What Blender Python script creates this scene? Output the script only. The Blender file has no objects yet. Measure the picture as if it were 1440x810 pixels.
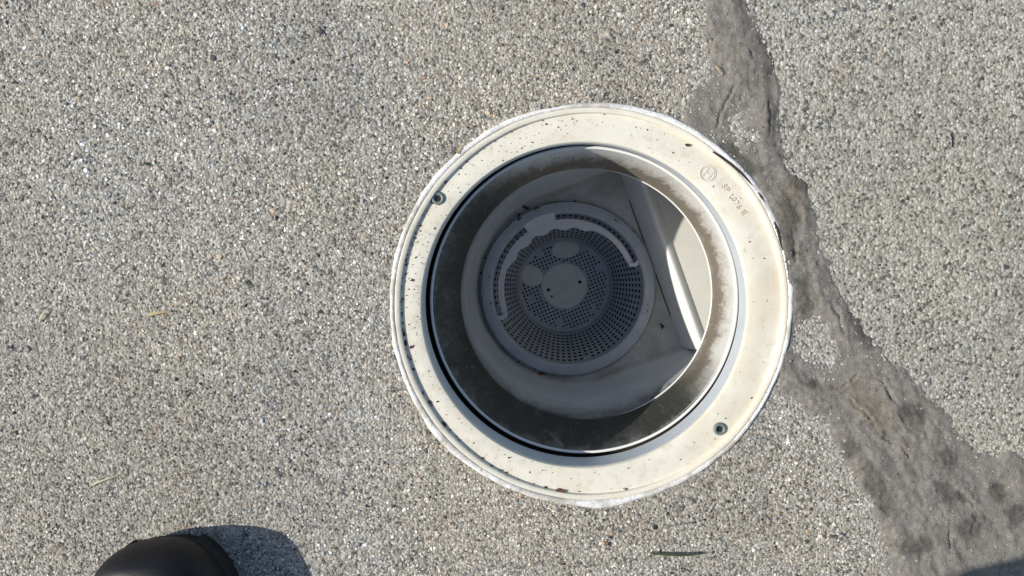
import bpy, bmesh, math, random
import numpy as np
from mathutils import Vector, Matrix
from mathutils.geometry import delaunay_2d_cdt

random.seed(7)
rng = np.random.default_rng(11)
sc = bpy.context.scene
COL = sc.collection
PI = math.pi

# ------------------------------------------------------------------ camera
F = 1040.0                      # focal length in photo pixels (26 mm lens on 36 mm film)
H = 0.533                       # lens height above the deck
TILT = math.atan(55 / F)
cam_d = bpy.data.cameras.new('camera')
cam = bpy.data.objects.new('camera', cam_d)
COL.objects.link(cam)
cam_d.lens = 26.0
cam_d.sensor_width = 36.0
cam_d.clip_start = 0.005
cam_d.clip_end = 500
cam.location = (0, 0, H)
cam.rotation_euler = (-TILT, 0, 0)
sc.camera = cam

# ------------------------------------------------------------------ light
SUN_EL = math.radians(38)
SUN_AZ = (-0.997, -0.075)       # where the sun stands, seen from above
w = bpy.data.worlds.new('World')
sc.world = w
w.use_nodes = True
wn = w.node_tree.nodes
wn.clear()
sky = wn.new('ShaderNodeTexSky')
sky.sky_type = 'NISHITA'
sky.sun_disc = False
sky.sun_elevation = SUN_EL
sky.sun_rotation = math.atan2(SUN_AZ[0], SUN_AZ[1])
bg = wn.new('ShaderNodeBackground')
bg.inputs['Strength'].default_value = 0.115
wo = wn.new('ShaderNodeOutputWorld')
w.node_tree.links.new(sky.outputs[0], bg.inputs[0])
w.node_tree.links.new(bg.outputs[0], wo.inputs[0])
sun_d = bpy.data.lights.new('sun', 'SUN')
sun_d.energy = 4.15
sun_d.angle = math.radians(0.5)
sun_d.color = (1.0, 0.95, 0.87)
sun = bpy.data.objects.new('sun', sun_d)
COL.objects.link(sun)
sdir = Vector((-SUN_AZ[0] * math.cos(SUN_EL), -SUN_AZ[1] * math.cos(SUN_EL), -math.sin(SUN_EL)))
sun.rotation_euler = sdir.to_track_quat('-Z', 'Y').to_euler()
sc.view_settings.view_transform = 'Standard'
sc.view_settings.look = 'None'
sc.view_settings.exposure = 0.25
sc.view_settings.gamma = 1.0

# ------------------------------------------------------------------ helpers
ct, st = math.cos(-TILT), math.sin(-TILT)

def at(px, py, z=0.0):
    """point of the place seen at a pixel of the photograph, at height z"""
    x, y, q = (px - 720) / F, -(py - 405) / F, -1.0
    d = (x, ct * y - st * q, st * y + ct * q)
    k = (z - H) / d[2]
    return Vector((d[0] * k, d[1] * k, z))

def circ(cx, cy, r, z):
    """centre and radius of a level circle at height z seen as a given image circle"""
    ps = [at(cx + r * math.cos(a), cy + r * math.sin(a), z) for a in np.linspace(0, 2 * PI, 48, endpoint=False)]
    c = sum(ps, Vector()) / len(ps)
    return c.x, c.y, sum((p - c).length for p in ps) / len(ps)

def mesh_obj(name, verts, faces, mat, parent=None, smooth=None, kind=None):
    me = bpy.data.meshes.new(name)
    me.from_pydata([tuple(v) for v in verts], [], [tuple(f) for f in faces])
    me.validate()
    return link(name, me, mat, parent, smooth, kind)

def link(name, me, mat, parent=None, smooth=None, kind=None):
    if mat is not None:
        for m in (mat if isinstance(mat, list) else [mat]):
            me.materials.append(m)
    if smooth is not None:
        me.polygons.foreach_set('use_smooth', np.ones(len(me.polygons), dtype=bool))
        me.set_sharp_from_angle(angle=math.radians(smooth))
    o = bpy.data.objects.new(name, me)
    COL.objects.link(o)
    if parent is not None:
        o.parent = parent
    if kind:
        o['kind'] = kind
    return o

def big_mesh(name, V, Fq, mat, parent=None, kind=None, color=None, smooth=False):
    """numpy verts (n,3) and faces (m,k) -> object, optional per-vertex colour"""
    me = bpy.data.meshes.new(name)
    n, (m, k) = len(V), Fq.shape
    me.vertices.add(n)
    me.vertices.foreach_set('co', V.astype(np.float32).ravel())
    me.loops.add(m * k)
    me.loops.foreach_set('vertex_index', Fq.astype(np.int32).ravel())
    me.polygons.add(m)
    me.polygons.foreach_set('loop_start', np.arange(0, m * k, k, dtype=np.int32))
    me.polygons.foreach_set('use_smooth', np.full(m, smooth, dtype=bool))
    me.update(calc_edges=True)
    if color is not None:
        a = me.color_attributes.new('tint', 'FLOAT_COLOR', 'POINT')
        c = np.ones((n, 4), dtype=np.float32)
        c[:, :3] = color
        a.data.foreach_set('color', c.ravel())
    return link(name, me, mat, parent, None, kind)

def empty(name, loc=(0, 0, 0)):
    o = bpy.data.objects.new(name, None)
    o.empty_display_size = 0.02
    o.location = loc
    COL.objects.link(o)
    return o

def tag(o, label, cat, group=None):
    o['label'] = label
    o['category'] = cat
    if group:
        o['group'] = group
    return o

def loft(rings, close=False, cap0=False, cap1=False):
    """rings: lists of equal numbers of points"""
    n = len(rings[0])
    V = [p for r in rings for p in r]
    Fc = []
    m = len(rings)
    for i in range(m if close else m - 1):
        a, b = i * n, ((i + 1) % m) * n
        for j in range(n):
            k = (j + 1) % n
            Fc.append((a + j, a + k, b + k, b + j))
    if cap0:
        Fc.append(tuple(range(n))[::-1])
    if cap1:
        Fc.append(tuple(range((m - 1) * n, m * n)))
    return V, Fc

def ring(cx, cy, r, z, n=192, fn=None):
    out = []
    for i in range(n):
        a = 2 * PI * i / n
        q = r + (fn(a) if fn else 0)
        out.append((cx + q * math.cos(a), cy + q * math.sin(a), z))
    return out

def join(parts):
    V, Fc = [], []
    for v, f in parts:
        b = len(V)
        V += list(v)
        Fc += [tuple(i + b for i in q) for q in f]
    return V, Fc

def lerp(a, b, t):
    return a + (b - a) * t

# value noise in numpy
def vnoise(x, y, scale, seed):
    r = np.random.default_rng(seed).random((256, 256))
    x, y = np.asarray(x) * scale + 1000.3, np.asarray(y) * scale + 1000.7
    xi, yi = np.floor(x).astype(int), np.floor(y).astype(int)
    u, v = x - xi, y - yi
    u, v = u * u * (3 - 2 * u), v * v * (3 - 2 * v)
    g = lambda i, j: r[(xi + i) % 256, (yi + j) % 256]
    return (g(0, 0) * (1 - u) + g(1, 0) * u) * (1 - v) + (g(0, 1) * (1 - u) + g(1, 1) * u) * v

def fbm(x, y, scale, seed, octs=4):
    s, a, t = 0, 1, 0
    for k in range(octs):
        s = s + a * (vnoise(x, y, scale * 2 ** k, seed + k) - 0.5)
        t += a
        a *= 0.5
    return s / t * 2

def poly_sd(X, Y, poly):
    """signed distance to a polygon, positive inside"""
    d = np.full(X.shape, 1e9)
    ins = np.zeros(X.shape, dtype=bool)
    n = len(poly)
    for i in range(n):
        (x0, y0), (x1, y1) = poly[i], poly[(i + 1) % n]
        ex, ey = x1 - x0, y1 - y0
        t = np.clip(((X - x0) * ex + (Y - y0) * ey) / (ex * ex + ey * ey + 1e-18), 0, 1)
        d = np.minimum(d, np.hypot(X - x0 - t * ex, Y - y0 - t * ey))
        c = ((y0 > Y) != (y1 > Y))
        xs = x0 + (Y - y0) * ex / (ey if abs(ey) > 1e-12 else 1e-12)
        ins ^= c & (X < xs)
    return np.where(ins, d, -d)

# ------------------------------------------------------------------ materials
class NT:
    def __init__(s, name):
        s.m = bpy.data.materials.new(name)
        s.m.use_nodes = True
        s.t = s.m.node_tree
        s.b = s.t.nodes['Principled BSDF']
        s.pos = s.t.nodes.new('ShaderNodeTexCoord').outputs['Object']
    def n(s, typ, **kw):
        o = s.t.nodes.new(typ)
        for k, v in kw.items():
            setattr(o, k, v)
        return o
    def set(s, sock, v):
        if isinstance(v, (bpy.types.NodeSocket,)):
            s.t.links.new(v, sock)
        else:
            sock.default_value = v if not isinstance(v, tuple) or len(v) != 3 or sock.type == 'VECTOR' else (*v, 1)
    def noise(s, scale, detail=4, rough=0.6, vec=None, dist=0.0):
        o = s.n('ShaderNodeTexNoise')
        s.set(o.inputs['Vector'], vec if vec is not None else s.pos)
        o.inputs['Scale'].default_value = scale
        o.inputs['Detail'].default_value = detail
        o.inputs['Roughness'].default_value = rough
        o.inputs['Distortion'].default_value = dist
        return o.outputs['Fac']
    def ramp(s, fac, stops, const=False):
        o = s.n('ShaderNodeValToRGB')
        e = o.color_ramp.elements
        if const:
            o.color_ramp.interpolation = 'CONSTANT'
        while len(e) < len(stops):
            e.new(0.5)
        for q, (p, c) in zip(e, stops):
            q.position = p
            q.color = (*c, 1) if isinstance(c, tuple) else (c, c, c, 1)
        s.set(o.inputs[0], fac)
        return o.outputs[0]
    def mix(s, fac, a, b, mode='MIX'):
        o = s.n('ShaderNodeMix', data_type='RGBA', blend_type=mode)
        s.set(o.inputs[0], fac)
        s.set(o.inputs[6], a)
        s.set(o.inputs[7], b)
        return o.outputs[2]
    def math(s, op, a, b=0.0, clamp=False):
        o = s.n('ShaderNodeMath', operation=op, use_clamp=clamp)
        s.set(o.inputs[0], a)
        s.set(o.inputs[1], b)
        return o.outputs[0]
    def sep(s, v=None):
        o = s.n('ShaderNodeSeparateXYZ')
        s.set(o.inputs[0], v if v is not None else s.pos)
        return o.outputs
    def bump(s, h, strength, dist):
        o = s.n('ShaderNodeBump')
        o.inputs['Strength'].default_value = strength
        o.inputs['Distance'].default_value = dist
        s.set(o.inputs['Height'], h)
        s.t.links.new(o.outputs[0], s.b.inputs['Normal'])
    def out(s, col, rough=0.6, spec=0.3, metal=0.0):
        s.set(s.b.inputs['Base Color'], col)
        s.set(s.b.inputs['Roughness'], rough)
        s.set(s.b.inputs['Specular IOR Level'], spec)
        s.set(s.b.inputs['Metallic'], metal)
        return s.m

def mat_plain(name, c, rough=0.6, spec=0.3, var=0.25, scale=300, bump=0.0):
    t = NT(name)
    n = t.noise(scale)
    col = t.mix(n, tuple(x * (1 - var) for x in c), tuple(min(1, x * (1 + var)) for x in c))
    if bump:
        t.bump(t.noise(scale * 3), 0.6, bump)
    return t.out(col, rough, spec)

def mat_pavement():
    t = NT('exposed aggregate concrete')
    v = t.n('ShaderNodeTexVoronoi')
    v.inputs['Scale'].default_value = 470
    nz = t.noise(900, 2)
    off = t.n('ShaderNodeVectorMath', operation='MULTIPLY_ADD')
    t.set(off.inputs[0], t.mix(1.0, (0, 0, 0), nz))
    off.inputs[1].default_value = (0.0014,) * 3
    t.set(off.inputs[2], t.pos)
    t.set(v.inputs['Vector'], off.outputs[0])
    r = t.sep(v.outputs['Color'])[0]
    c = t.ramp(r, [(0.0, (.06, .06, .065)), (.10, (.18, .175, .17)), (.22, (.33, .32, .30)), (.5, (.45, .435, .41)),
                   (.74, (.40, .34, .27)), (.8, (.55, .54, .52)), (.93, (.7, .69, .67))], True)
    edge = t.ramp(v.outputs['Distance'], [(0.0, 1.0), (0.55, 0.9), (0.9, 0.45)])
    c = t.mix(1.0, c, edge, 'MULTIPLY')
    c = t.mix(t.math('MULTIPLY', t.noise(60, 3), 0.55), c, (.43, .415, .37))
    c = t.mix(1.0, c, (.97, .945, .865), 'MULTIPLY')
    h = t.math('MULTIPLY', v.outputs['Distance'], -1.0)
    t.bump(t.math('ADD', h, t.math('MULTIPLY', t.noise(1500, 3), 0.4)), 0.9, 0.0012)
    return t.out(c, 0.85, 0.2)

def mat_grain():
    t = NT('aggregate grains')
    a = t.n('ShaderNodeVertexColor', layer_name='tint')
    n = t.noise(2200, 2)
    c = t.mix(1.0, a.outputs['Color'], t.ramp(n, [(0.3, .72), (0.7, 1.15)]), 'MULTIPLY')
    return t.out(c, 0.65, 0.35)

def mat_mortar():
    t = NT('smeared mortar')
    a = t.n('ShaderNodeVertexColor', layer_name='tint')
    n1 = t.noise(140, 6, 0.65)
    n2 = t.noise(1400, 3)
    c = t.mix(1.0, a.outputs['Color'], t.ramp(n1, [(0.3, .72), (0.7, 1.28)]), 'MULTIPLY')
    c = t.mix(1.0, c, t.ramp(n2, [(0.3, .78), (0.72, 1.22)]), 'MULTIPLY')
    sp = t.ramp(t.noise(900, 1), [(0.735, 0.0), (0.76, 1.0)])
    c = t.mix(t.math('MULTIPLY', sp, 0.5), c, (.38, .37, .35))
    t.bump(t.math('ADD', n2, t.math('MULTIPLY', n1, 1.5)), 0.75, 0.0012)
    return t.out(c, 0.9, 0.15)

def mat_collar():
    t = NT('weathered cream plastic')
    base = t.mix(t.ramp(t.noise(28, 5, .65), [(.35, 0.0), (.68, 1.0)]), (.74, .712, .61), (.685, .632, .505))
    x = t.sep()[0]
    yel = t.math('MULTIPLY', t.ramp(t.noise(16, 4, .6), [(.45, 0.0), (.62, 1.0)]), t.ramp(t.math('MULTIPLY', x, 2.2), [(.22, 0.15), (.44, 1.0)]))
    base = t.mix(t.math('MULTIPLY', yel, 0.6), base, (.56, .49, .35))
    smu = t.ramp(t.noise(42, 7, .75, None, 1.2), [(.5, 0.0), (.72, 1.0)])
    base = t.mix(t.math('MULTIPLY', smu, 0.4), base, (.50, .45, .36))
    grime = t.ramp(t.noise(95, 6, .7), [(.55, 0.0), (.75, 1.0)])
    base = t.mix(t.math('MULTIPLY', grime, 0.5), base, (.42, .36, .26))
    fl = t.ramp(t.noise(700, 2, .5), [(.70, 0.0), (.74, 1.0)])
    msk = t.ramp(t.noise(45, 3), [(.48, 0.0), (.62, 1.0)])
    base = t.mix(t.math('MULTIPLY', t.math('MULTIPLY', fl, msk), 0.7), base, (.17, .13, .09))
    t.bump(t.noise(520, 5, .7), 0.35, 0.0005)
    return t.out(base, 0.55, 0.35)

def mat_sealant():
    t = NT('white sealant')
    n = t.noise(220, 5, .7)
    c = t.mix(t.ramp(n, [(.45, 0.0), (.7, 1.0)]), (.80, .79, .76), (.58, .56, .52))
    c = t.mix(t.ramp(t.noise(24, 4, .7), [(.46, 0.0), (.60, .85)]), c, (.42, .39, .33))
    c = t.mix(t.ramp(t.noise(420, 3), [(.62, 0.0), (.70, .85)]), c, (.2, .17, .13))
    t.bump(t.noise(300, 5, .7), .8, .001)
    return t.out(c, 0.6, .3)

def mat_neck(z0, z1):
    """white plastic sleeve with a tide mark of algae and dust on its lower part"""
    t = NT('grimy sleeve plastic')
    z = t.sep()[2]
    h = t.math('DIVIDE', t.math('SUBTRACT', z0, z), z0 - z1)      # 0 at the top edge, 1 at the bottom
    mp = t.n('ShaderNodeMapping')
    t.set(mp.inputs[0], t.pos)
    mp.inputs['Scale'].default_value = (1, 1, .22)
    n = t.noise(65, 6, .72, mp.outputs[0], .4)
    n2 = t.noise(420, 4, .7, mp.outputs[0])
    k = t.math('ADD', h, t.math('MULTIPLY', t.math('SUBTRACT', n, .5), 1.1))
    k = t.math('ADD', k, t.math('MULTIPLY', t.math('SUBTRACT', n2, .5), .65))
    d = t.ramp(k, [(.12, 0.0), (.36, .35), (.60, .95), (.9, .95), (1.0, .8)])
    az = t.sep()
    # the side away from the pool is darkened over its full height
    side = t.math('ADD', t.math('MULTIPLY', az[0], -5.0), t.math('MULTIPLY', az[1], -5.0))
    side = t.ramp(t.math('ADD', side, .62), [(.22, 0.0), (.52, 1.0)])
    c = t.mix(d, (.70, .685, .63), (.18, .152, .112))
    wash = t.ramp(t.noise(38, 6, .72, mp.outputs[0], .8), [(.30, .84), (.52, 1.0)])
    side_dark = t.math('MULTIPLY', t.ramp(k, [(-.3, .85), (.15, 1.0)]), t.math('MULTIPLY', side, wash))
    c = t.mix(side_dark, c, (.052, .055, .046))
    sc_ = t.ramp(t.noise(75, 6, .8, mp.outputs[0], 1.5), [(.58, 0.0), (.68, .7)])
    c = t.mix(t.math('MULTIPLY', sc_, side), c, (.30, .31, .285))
    sx = t.n('ShaderNodeMapping')
    t.set(sx.inputs[0], t.pos)
    sx.inputs['Rotation'].default_value = (.3, .2, .9)
    sx.inputs['Scale'].default_value = (1, .06, .25)
    scr = t.ramp(t.noise(900, 2, .5, sx.outputs[0]), [(.70, 0.0), (.735, .6)])
    c = t.mix(t.math('MULTIPLY', scr, t.noise(50, 2)), c, (.55, .55, .52))
    t.bump(n2, .25, .0004)
    return t.out(c, t.ramp(d, [(0, .38), (1, .62)]), .4)

def mat_body():
    t = NT('aged white tank plastic')
    n = t.noise(30, 5, .65)
    c = t.mix(t.ramp(n, [(.35, 0.0), (.7, 1.0)]), (.64, .68, .70), (.56, .59, .60))
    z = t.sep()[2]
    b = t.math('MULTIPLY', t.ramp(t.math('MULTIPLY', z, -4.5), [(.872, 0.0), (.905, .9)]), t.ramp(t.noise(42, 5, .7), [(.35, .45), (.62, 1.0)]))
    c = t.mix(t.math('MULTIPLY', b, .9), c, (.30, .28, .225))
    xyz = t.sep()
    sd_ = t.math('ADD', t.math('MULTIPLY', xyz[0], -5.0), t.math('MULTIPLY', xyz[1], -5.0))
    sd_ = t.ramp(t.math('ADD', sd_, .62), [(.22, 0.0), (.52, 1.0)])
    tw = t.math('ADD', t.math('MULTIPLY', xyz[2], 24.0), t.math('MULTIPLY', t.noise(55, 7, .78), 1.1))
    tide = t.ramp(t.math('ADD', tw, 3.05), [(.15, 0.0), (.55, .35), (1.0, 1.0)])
    c = t.mix(t.math('MULTIPLY', tide, sd_), c, (.055, .058, .05))  # top of the tank darkened on the side away from the pool
    gr = t.ramp(t.noise(150, 6, .75), [(.6, 0.0), (.76, .6)])
    c = t.mix(gr, c, (.33, .31, .26))
    t.bump(t.noise(260, 4), .15, .0004)
    return t.out(c, .32, .45)

def mat_basket():
    t = NT('grey basket plastic')
    c = t.mix(t.ramp(t.noise(60, 4), [(.3, 0.0), (.7, 1.0)]), (.50, .525, .565), (.41, .435, .47))
    c = t.mix(t.ramp(t.noise(420, 3), [(.64, 0.0), (.72, .4)]), c, (.25, .235, .2))
    t.bump(t.noise(500, 3), .15, .0003)
    return t.out(c, .42, .4)

M = dict(
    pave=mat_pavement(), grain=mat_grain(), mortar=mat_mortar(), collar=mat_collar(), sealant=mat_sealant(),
    neck=None, body=mat_body(), basket=mat_basket(),
    pale=mat_plain('pale basket plastic', (.74, .76, .69), .5, .35, .10, 90),
    handle=mat_plain('handle plastic', (.66, .665, .69), .42, .4, .08, 80),
    white=mat_plain('white sill plastic', (.76, .76, .72), .38, .4, .10, 60),
    screw=mat_plain('weathered steel', (.15, .18, .17), .42, .5, .35, 700),
    dark=mat_plain('dark recess', (.022, .022, .02), .8, .2, .4, 500),  # near-black stands in for shade in the well, sockets and hub holes
    dirt=mat_plain('dry dirt', (.055, .045, .034), .95, .1, .5, 700, .0004),
    rust=mat_plain('rusty leaf', (.16, .06, .03), .85, .2, .4, 600, .0003),
    tan=mat_plain('dry straw', (.45, .36, .19), .75, .25, .3, 500),
    straw=mat_plain('pale straw', (.52, .50, .33), .75, .25, .3, 500),
    green=mat_plain('green blade', (.05, .062, .026), .6, .35, .4, 500),
    leafgreen=mat_plain('dull green leaf', (.035, .06, .025), .7, .3, .4, 500),
    black=mat_plain('black shoe leather', (.0065, .007, .0095), .5, .3, .35, 160, .0003),
    sole=mat_plain('black rubber', (.016, .016, .017), .75, .3, .3, 300),
    stripe=mat_plain('charcoal suede strip', (.045, .038, .034), .85, .2, .3, 500),
    cloth=mat_plain('dark trouser cloth', (.03, .033, .042), .9, .15, .3, 400, .0006),
    shirt=mat_plain('grey shirt cloth', (.16, .17, .18), .9, .15, .2, 300, .0006),
    skin=mat_plain('skin', (.50, .31, .22), .55, .35, .1, 120),
    hair=mat_plain('dark hair', (.03, .02, .014), .6, .35, .5, 300, .001),
    glass=mat_plain('black glass', (.01, .01, .012), .1, .5, .1, 50),
)

# ------------------------------------------------------------------ pavement with its joint and the hole
RC = circ(831, 428.5, 279, 0.0)
rcx, rcy, RR = RC
HOLE = RR + 0.0005
JOINT = [(985, -500), (1035, -130), (1045, 0), (1068, 45), (1086, 85), (1092, 150), (1098, 215), (1128, 262), (1140, 300), (1152, 360),
         (1178, 412), (1222, 482), (1262, 520), (1300, 558), (1340, 604), (1400, 668), (1480, 760), (1640, 960), (1900, 1300)]
jw = [at(*p).xy for p in JOINT]
BIG = 60.0
d0 = (jw[0] - jw[1]).normalized()
d1 = (jw[-1] - jw[-2]).normalized()
top = jw[0] + d0 * ((BIG - jw[0].y) / d0.y)
bot = jw[-1] + d1 * ((-BIG - jw[-1].y) / d1.y)
line = [top] + jw + [bot]
hole = [Vector((rcx + HOLE * math.cos(a), rcy + HOLE * math.sin(a))) for a in np.linspace(0, 2 * PI, 128, endpoint=False)]

def side_sign(p):
    """True when the point is right of the joint"""
    for a, b in zip(line[:-1], line[1:]):
        if b.y <= p.y <= a.y:
            t = (p.y - a.y) / (b.y - a.y)
            return p.x > a.x + (b.x - a.x) * t
    return p.x > 0

def slab_polygon(right):
    """a sheet with all of its boundary as constraint edges, triangulated"""
    vs, es = [], []
    def add_loop(ps):
        b = len(vs)
        vs.extend(ps)
        es.extend((b + i, b + (i + 1) % len(ps)) for i in range(len(ps)))
    if right:
        add_loop([p + Vector((0.0012, 0)) for p in line] + [Vector((BIG, -BIG)), Vector((BIG, BIG))])
    else:
        add_loop(line + [Vector((-BIG, -BIG)), Vector((-BIG, BIG))])
        add_loop(hole)
    ov, oe, of, *_ = delaunay_2d_cdt(vs, es, [], 0, 1e-7)
    F2 = []
    for f in of:
        c = sum((ov[i] for i in f), Vector((0, 0))) / len(f)
        if side_sign(c) != right:
            continue
        if (c - Vector((rcx, rcy))).length < HOLE * 0.999:
            continue
        F2.append(tuple(f))
    z = 0.0
    V = [(p.x, p.y, z) for p in ov]
    return V, F2

left_slab = mesh_obj('pavement', *slab_polygon(False), M['pave'])
right_slab = mesh_obj('pavement', *slab_polygon(True), M['pave'])
left_slab['kind'] = right_slab['kind'] = 'structure'
for o in (left_slab, right_slab):
    bm = bmesh.new(); bm.from_mesh(o.data)
    for f in bm.faces:
        if f.normal.z < 0:
            f.normal_flip()
    bm.to_mesh(o.data); bm.free()

# ---- mortar smeared over the joint: outline in the photograph, laid on the deck
MORT = [(985, -460), (975, -90), (988, 0), (994, 50), (1006, 92), (1000, 112), (978, 132), (962, 158), (950, 190),
        (1000, 230), (1060, 330), (1095, 420), (1085, 520), (1098, 548), (1124, 562), (1160, 590), (1184, 640), (1205, 672), (1222, 700), (1238, 745),
        (1250, 790), (1275, 840), (1380, 1000), (1600, 1300), (1860, 1300), (1700, 1000), (1560, 800), (1470, 680), (1436, 644), (1405, 640), (1372, 642),
        (1352, 622), (1336, 598), (1312, 570), (1290, 546), (1266, 522), (1240, 508), (1218, 474), (1196, 436), (1172, 404), (1160, 372), (1150, 345),
        (1142, 295), (1130, 262), (1106, 240), (1097, 205), (1093, 150), (1089, 108), (1078, 72), (1060, 40), (1046, 0), (1035, -130), (1050, -460)]
ISLES = [[(1022, 168), (1040, 160), (1050, 180), (1066, 182), (1068, 206), (1050, 200), (1036, 215), (1026, 196), (1016, 186)],
         [(1112, 455), (1135, 442), (1160, 452), (1178, 478), (1176, 512), (1150, 520), (1120, 512), (1108, 490)]]
pw = lambda P: [tuple(at(*p).xy) for p in P]
MP, IP = pw(MORT), [pw(P) for P in ISLES]

def mortar_field(X, Y):
    sd = poly_sd(X, Y, MP)
    for P in IP:
        sd = np.minimum(sd, -poly_sd(X, Y, P) + 0.001)
    sd = sd + 0.0056 * fbm(X, Y, 90, 5, 4) + 0.0034 * fbm(X, Y, 380, 25, 2)
    return sd - np.clip((np.abs(Y + .02) - .34) / .1, 0, 1) * .07

ST = 0.0011
gx = np.arange(0.10, 0.62, ST)
gy = np.arange(-0.46, 0.42, ST)
X, Y = np.meshgrid(gx, gy, indexing='ij')
sd = mortar_field(X, Y)
thick = np.clip(sd / 0.011, -1.0, 1.0)
Z = np.where(thick > 0, 0.0001 + 0.0016 * np.abs(thick) ** .8, 0.0001 + 0.004 * thick)
al, ac = X * .5 - Y * .87, X * .87 + Y * .5
lump = 0.0030 * fbm(al * .5, ac * 1.3, 26, 41, 4) + 0.0011 * fbm(al * .45, ac, 190, 61, 3) + 0.0005 * fbm(X, Y, 420, 67, 2)
Z = Z + np.where(thick > 0, lump * np.minimum(1, thick * 1.2), 0) + 0.0004
Z = np.where(thick > 0, np.maximum(Z, 0.0002 + .0006 * np.clip(thick * 1.5, 0, 1)), Z)
tint = np.empty(X.shape + (3,))
tint[...] = (.238, .22, .19)
def blob(px, py, rx, ry, rot, col, k, seed):
    """a stain with its own ragged outline, blended into the mortar's colour"""
    global tint
    c = at(px, py)
    dx, dy = X - c.x, Y - c.y
    a = math.radians(rot)
    u = (dx * math.cos(a) + dy * math.sin(a)) / (rx * 0.000513)
    v = (-dx * math.sin(a) + dy * math.cos(a)) / (ry * 0.000513)
    r = np.hypot(u, v) * .9 + 1.25 * fbm(X, Y, 75, seed, 5)
    m = np.clip((1.1 - r) / 0.7, 0, 1)[..., None] * k
    tint = tint * (1 - m) + np.array(col) * m
blob(1222, 575, 62, 26, -55, (.225, .192, .15), .65, 71)
blob(1115, 275, 40, 20, -55, (.185, .15, .105), .5, 72)
blob(1060, 40, 22, 60, 20, (.14, .125, .11), .6, 73)
blob(1300, 700, 60, 80, -30, (.24, .222, .195), .6, 74)
blob(1400, 600, 60, 30, -30, (.29, .275, .25), .8, 75)
for i, (px, py, rx, ry, ro) in enumerate([(1190, 635, 14, 20, 20), (1288, 582, 26, 16, -20), (1232, 690, 14, 30, 15), (1366, 742, 16, 24, 30), (1330, 690, 20, 12, -30),
                                          (1140, 540, 22, 8, -10), (1285, 770, 26, 14, 0), (1400, 690, 18, 10, -30), (1122, 258, 12, 14, 0), (1110, 330, 12, 50, 10),
                                          (1080, 130, 10, 50, 5), (1040, 225, 30, 10, -40), (1130, 420, 10, 36, 15), (1210, 460, 12, 30, 35), (1430, 720, 14, 18, 0), (1330, 640, 12, 22, 40)]):
    blob(px, py, rx, ry, ro, (.098, .09, .078), .8, 90 + i)
# cracks and trowel scars: narrow grooves along these lines
CR = [[(1218, 524), (1228, 529), (1240, 537), (1250, 552), (1262, 572), (1276, 600), (1290, 614)], [(1196, 562), (1212, 575), (1228, 592), (1238, 606)],
      [(1164, 540), (1180, 548), (1194, 540), (1206, 528)], [(1080, 145), (1080, 170), (1078, 200)], [(1030, 120), (1020, 145), (1008, 180)], [(1052, 72), (1056, 82)],
      [(1322, 720), (1336, 742), (1334, 766)], [(1240, 612), (1262, 626), (1278, 640)], [(1346, 690), (1362, 704), (1372, 730), (1366, 750)],
      [(1046, 118), (1050, 130), (1044, 140)], [(1106, 300), (1116, 340), (1118, 372)], [(1168, 432), (1178, 446), (1186, 470)]]
for i, c in enumerate(CR):
    P = pw(c)
    d = np.full(X.shape, 1e9)
    XX = X + 0.0030 * fbm(X, Y, 130, 200 + i, 2)
    YY = Y + 0.0030 * fbm(X, Y, 130, 300 + i, 2)
    for (x0, y0), (x1, y1) in zip(P[:-1], P[1:]):
        ex, ey = x1 - x0, y1 - y0
        t = np.clip(((XX - x0) * ex + (YY - y0) * ey) / (ex * ex + ey * ey), 0, 1)
        d = np.minimum(d, np.hypot(XX - x0 - t * ex, YY - y0 - t * ey))
    Z -= np.where(thick > 0, (0.0026 if i == 0 else 0.0014) * np.exp(-(d / (0.0009 if i == 0 else 0.0007)) ** 2) * np.clip(.8 + 1.2 * fbm(X, Y, 130, 400 + i, 2), 0, 1.3), 0)
    # one lip of the crack stands a little proud
    Z += np.where(thick > 0, 0.0005 * np.exp(-((d - 0.0025) / 0.002) ** 2), 0)
rr = np.hypot(X - rcx, Y - rcy)
keep = (thick > -0.6) & (rr > HOLE - 0.002)
idx = np.full(X.shape, -1)
nx, ny = X.shape
q = keep[:-1, :-1] & keep[1:, :-1] & keep[1:, 1:] & keep[:-1, 1:]
ii, jj = np.nonzero(q)
used = np.zeros(X.shape, bool)
for a, b in ((0, 0), (1, 0), (1, 1), (0, 1)):
    used[ii + a, jj + b] = True
idx[used] = np.arange(used.sum())
Fq = np.stack([idx[ii, jj], idx[ii + 1, jj], idx[ii + 1, jj + 1], idx[ii, jj + 1]], 1)
mort = big_mesh('mortar_strip', np.stack([X[used], Y[used], Z[used]], 1), Fq, M['mortar'], None, 'structure', tint[used], True)

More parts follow.
